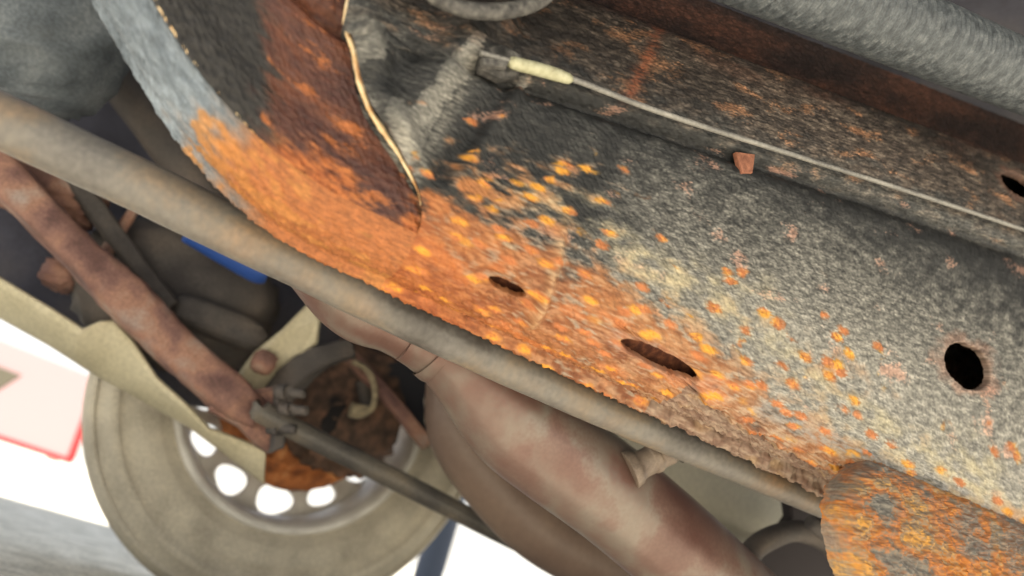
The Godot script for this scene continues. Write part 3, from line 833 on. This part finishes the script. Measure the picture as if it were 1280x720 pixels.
func lines_and_pipes() -> void:
	var tube_mat := worn(51, [[0., C(70, 67, 64)], [.3, C(98, 95, 92)], [.52, C(110, 106, 100)], [.7, C(118, 106, 92)], [1., C(138, 112, 86)]], .6, .4, .01, .007, .15)
	single("steel_tube", tube([[Vector3(-.75, .368, -.58), .0205], [Vector3(-.2, .367, -.58), .0205], [Vector3(0, .362, -.582), .0210], [Vector3(.3, .350, -.582), .0185], [Vector3(.7, .351, -.582), .0165], [Vector3(1.4, .36, -.58), .018]], 36, 60, .0006, 6.), tube_mat, "long weathered steel tube running under the full length of the rusty rail", "tube")
	var line := thing("brake_line", "thin grey brake line along the rail with a pale yellow sleeve at its end", "brake line", Vector3(0.092, 0.523, -0.424))
	var wire := worn(52, [[0., C(84, 82, 80)], [.5, C(120, 118, 113)], [1., C(146, 143, 136)]], .4, .5, .0)
	part("tubing", tube([[Vector3(0.088, 0.513, -0.415), .0022], [Vector3(0.113, 0.521, -0.415), .0026], [Vector3(0.162, 0.539, -0.416), .0024], [Vector3(0.256, 0.561, -0.415), .0024], [Vector3(0.414, 0.607, -0.414), .0024], [Vector3(0.592, 0.660, -0.414), .0024], [Vector3(0.784, 0.715, -0.414), .0024], [Vector3(1.048, 0.789, -0.414), .0024]], 14, 16), wire, line)
	part("sleeve", tube([[Vector3(0.114, 0.521, -0.414), .0036], [Vector3(0.115, 0.521, -0.414), .0050], [Vector3(0.140, 0.530, -0.414), .0052], [Vector3(0.160, 0.536, -0.414), .0046], [Vector3(0.162, 0.537, -0.414), .0032]], 16, 8, .0006, 20.), worn(57, [[0., C(134, 131, 104)], [.5, C(164, 162, 134)], [1., C(178, 176, 150)]], .05, .6, .02), line)
	var conduit := worn(53, [[0., C(46, 50, 54)], [.5, C(76, 81, 85)], [1., C(106, 110, 112)]], .2, .5, .0, .03, .35)
	single("ribbed_conduit", tube([[Vector3(-0.113, 0.577, -0.345), .0355], [Vector3(0.122, 0.643, -0.345), .0355], [Vector3(0.319, 0.707, -0.345), .0355], [Vector3(0.660, 0.827, -0.345), .0355], [Vector3(1.090, 0.981, -0.345), .0355]], 40, 240, .0001, 30., .0011, .0075), conduit, "grey ribbed conduit pipe passing above the frame rail", "conduit")
	var ex := worn(54, [[0., C(92, 66, 60)], [.38, C(112, 90, 82)], [.55, C(122, 113, 104)], [.64, C(118, 106, 97)], [.85, C(102, 76, 68)]], .45, .36, .0, .005, .08, .25)
	var t := thing("exhaust_pipe", "thick brown exhaust pipe with a welded joint and an oxygen sensor", "exhaust pipe", Vector3(0.277, 0.336, -0.680))
	part("elbow", tube([[Vector3(0.008, 0.453, -0.720), .032], [Vector3(0.072, 0.408, -0.700), .037], [Vector3(0.120, 0.384, -0.690), .039], [Vector3(0.164, 0.382, -0.690), .035], [Vector3(0.214, 0.376, -0.685), .036]], 36, 10, .001, 2.), ex, t)
	part("pipe_body", tube([[Vector3(0.179, 0.378, -0.685), .034], [Vector3(0.201, 0.377, -0.685), .037], [Vector3(0.229, 0.373, -0.685), .041], [Vector3(0.270, 0.357, -0.680), .050], [Vector3(0.324, 0.330, -0.680), .056], [Vector3(0.382, 0.313, -0.680), .0568], [Vector3(0.466, 0.292, -0.680), .057], [Vector3(0.565, 0.262, -0.680), .0575], [Vector3(0.686, 0.220, -0.680), .057], [Vector3(0.818, 0.172, -0.680), .056]], 44, 12, .001, 1.5), ex, t)
	part("weld_bead", tube([[Vector3(0.212, 0.376, -0.685), .034], [Vector3(0.215, 0.376, -0.685), .0400], [Vector3(0.218, 0.375, -0.685), .0412], [Vector3(0.222, 0.374, -0.685), .0400], [Vector3(0.225, 0.374, -0.685), .034]], 36, 5, .0016, 14.), ex, t)
	var sensor := Vector3(0.446, 0.313, -0.630)
	var axis := (Vector3(0.496, 0.360, -0.605) - sensor)
	var steel := worn(55, [[0., C(74, 64, 58)], [.5, C(104, 92, 82)], [1., C(136, 122, 108)]], .2, .5, .0, .01, .15)
	part("oxygen_sensor", tube([[sensor, .021], [sensor + axis * .12, .019], [sensor + axis * .2, .0155], [sensor + axis * .36, .0152], [sensor + axis * .4, .0165], [sensor + axis * .48, .0165], [sensor + axis * .52, .0148], [sensor + axis * .6, .0146], [sensor + axis * .72, .0145], [sensor + axis * .73, .010], [sensor + axis * 1.3, .009]], 20, 6, .0003, 10.), steel, t)
	var coil := []
	for k in 40:
		var a := k * .55
		var e := axis.normalized()
		var e1 := e.cross(Vector3.UP).normalized()
		coil.append([sensor + axis * (.78 + k * .012) + (e1 * cos(a) + e.cross(e1) * sin(a)) * .0165, .0016])
	part("clamp_spring", tube(coil, 8, 3), plain(C(70, 62, 56), .5, .5), t)
	var t2 := thing("rear_exhaust_pipe", "second brown exhaust pipe bending behind the thicker one", "exhaust pipe", Vector3(0.433, 0.288, -0.900))
	part("pipe_body", tube([[Vector3(0.308, 0.508, -0.970), .05], [Vector3(0.342, 0.428, -0.960), .046], [Vector3(0.372, 0.350, -0.950), .047], [Vector3(0.457, 0.292, -0.940), .050], [Vector3(0.549, 0.255, -0.930), .050], [Vector3(0.678, 0.246, -0.930), .053], [Vector3(0.880, 0.262, -0.930), .060], [Vector3(1.065, 0.275, -0.930), .060]], 40, 12, .001, 1.5), worn(56, [[0., C(84, 68, 62)], [.5, C(108, 92, 82)], [1., C(128, 110, 96)]], .9, .45, .0, .005, .08), t2)

func wheel() -> void:
	var rubber := worn(61, [[0., C(164, 156, 140)], [.5, C(190, 182, 164)], [1., C(208, 199, 178)]], .5, .9, .05, .01, .2)
	var t := thing("wheel", "dusty rear wheel with bright openings in its rim, seen from inside", "wheel", Vector3(.229, 0, -1.53))
	part("tyre", lathe(Vector2(.229, .385), [[.222, -1.425], [.232, -1.405], [.25, -1.392], [.262, -1.386], [.266, -1.381], [.285, -1.379], [.300, -1.377], [.303, -1.383], [.325, -1.384], [.327, -1.378], [.340, -1.379], [.343, -1.388], [.362, -1.402], [.364, -1.398], [.370, -1.402], [.378, -1.42], [.384, -1.44], [.385, -1.60], [.378, -1.625], [.33, -1.655], [.25, -1.64], [.222, -1.61]], 96), rubber, t)
	# rim: barrel and a disc with a ring of round windows
	var alloy := worn(62, [[0., C(190, 186, 178)], [.5, C(216, 213, 204)], [1., C(232, 230, 222)]], .4, .45, .01, .01, .1)
	var rim := part("rim", lathe(Vector2(.229, .385), [[.226, -1.44], [.240, -1.412], [.243, -1.398], [.238, -1.390], [.228, -1.394], [.221, -1.412], [.216, -1.44], [.214, -1.47], [.212, -1.53], [.214, -1.55], [.218, -1.60], [.228, -1.615], [.234, -1.61]], 96), alloy, t)
	var v := PackedVector3Array()
	var idx := PackedInt32Array()
	var n := 10
	for sec in 12:
		var a0 := TAU * sec / 12. + deg_to_rad(-112.) - TAU / 24.
		var base := v.size()
		for k in n + 1:                # outline of the sector, then the round window
			pass
		var loop := []
		for k in n: loop.append([.212, float(k) / n])
		for k in n: loop.append([lerpf(.212, .085, float(k) / n), 1.])
		for k in n: loop.append([.085, 1. - float(k) / n])
		for k in n: loop.append([lerpf(.085, .212, float(k) / n), 0.])
		var am := a0 + TAU / 24.
		var hole := Vector2(cos(am), sin(am)) * .184
		for lay in 4:
			for q in loop:
				var a: float = a0 + TAU / 12. * q[1]
				var p: Vector2 = Vector2(cos(a), sin(a)) * q[0]
				var dh: Vector2 = (p - hole).normalized() * [.026, .029, .023, .027, .030, .025][sec % 6] * (1. + .07 * sin((p - hole).angle() * 3. + sec))
				var h: Vector2 = hole + dh + hole.orthogonal().normalized() * hole.orthogonal().normalized().dot(dh) * .28
				var f: Vector2 = p.lerp(h, [0., .8, 1., 1.][lay])
				v.append(Vector3(.229 + f.x, .385 + f.y, -1.53 + [0., .003, 0., -.012][lay] - .02 * smoothstep(.2, .1, f.length())))
		for lay in 3:
			for k in 4 * n:
				var k2 := (k + 1) % (4 * n)
				idx.append_array([base + lay * 4 * n + k, base + lay * 4 * n + k2, base + (lay + 1) * 4 * n + k, base + lay * 4 * n + k2, base + (lay + 1) * 4 * n + k2, base + (lay + 1) * 4 * n + k])
	part("rim_disc", mesh_of(v, idx), alloy, rim)
	var drum := worn(63, [[0., C(86, 56, 40)], [.4, C(140, 86, 52)], [.7, C(176, 108, 60)], [1., C(196, 140, 92)]], .22, .85, .10)
	var b := thing("brake_drum", "rusty orange brake drum inside the wheel rim", "brake", Vector3(.229, .385, -1.45))
	part("drum", lathe(Vector2(.229, .385), [[.001, -1.49], [.12, -1.49], [.146, -1.48], [.163, -1.43], [.160, -1.412], [.138, -1.41], [.13, -1.42], [.118, -1.42], [.112, -1.408], [.075, -1.405], [.07, -1.39], [.045, -1.385], [.04, -1.36], [.001, -1.355]], 64, .004), drum, b)
	for k in 6:
		var a := TAU * k / 6. + .3
		part("bolt", lump(Vector3(.229 + .093 * cos(a), .385 + .093 * sin(a), -1.402), Vector3(.014, .014, .012), .1, k, .7), drum, b)
	for q in [[.25, .06], [1.4, .05], [3.6, .055], [4.6, .045]]:
		part("cylinder_casting", lump(Vector3(.229 + .085 * cos(q[0]), .385 + .085 * sin(q[0]), -1.40), Vector3(q[1], .03, .025), .3, q[0], .6), drum, b)
	single("brake_hose", tube([[Vector3(0.236, 0.447, -1.200), .005], [Vector3(0.265, 0.443, -1.200), .0055], [Vector3(0.289, 0.419, -1.200), .0055], [Vector3(0.298, 0.387, -1.200), .0055], [Vector3(0.282, 0.372, -1.200), .012], [Vector3(0.263, 0.368, -1.200), .013]], 14, 8), worn(64, [[0., C(120, 110, 92)], [1., C(178, 164, 134)]], .1), "thin pale brake hose curving down beside the rusty drum", "hose")
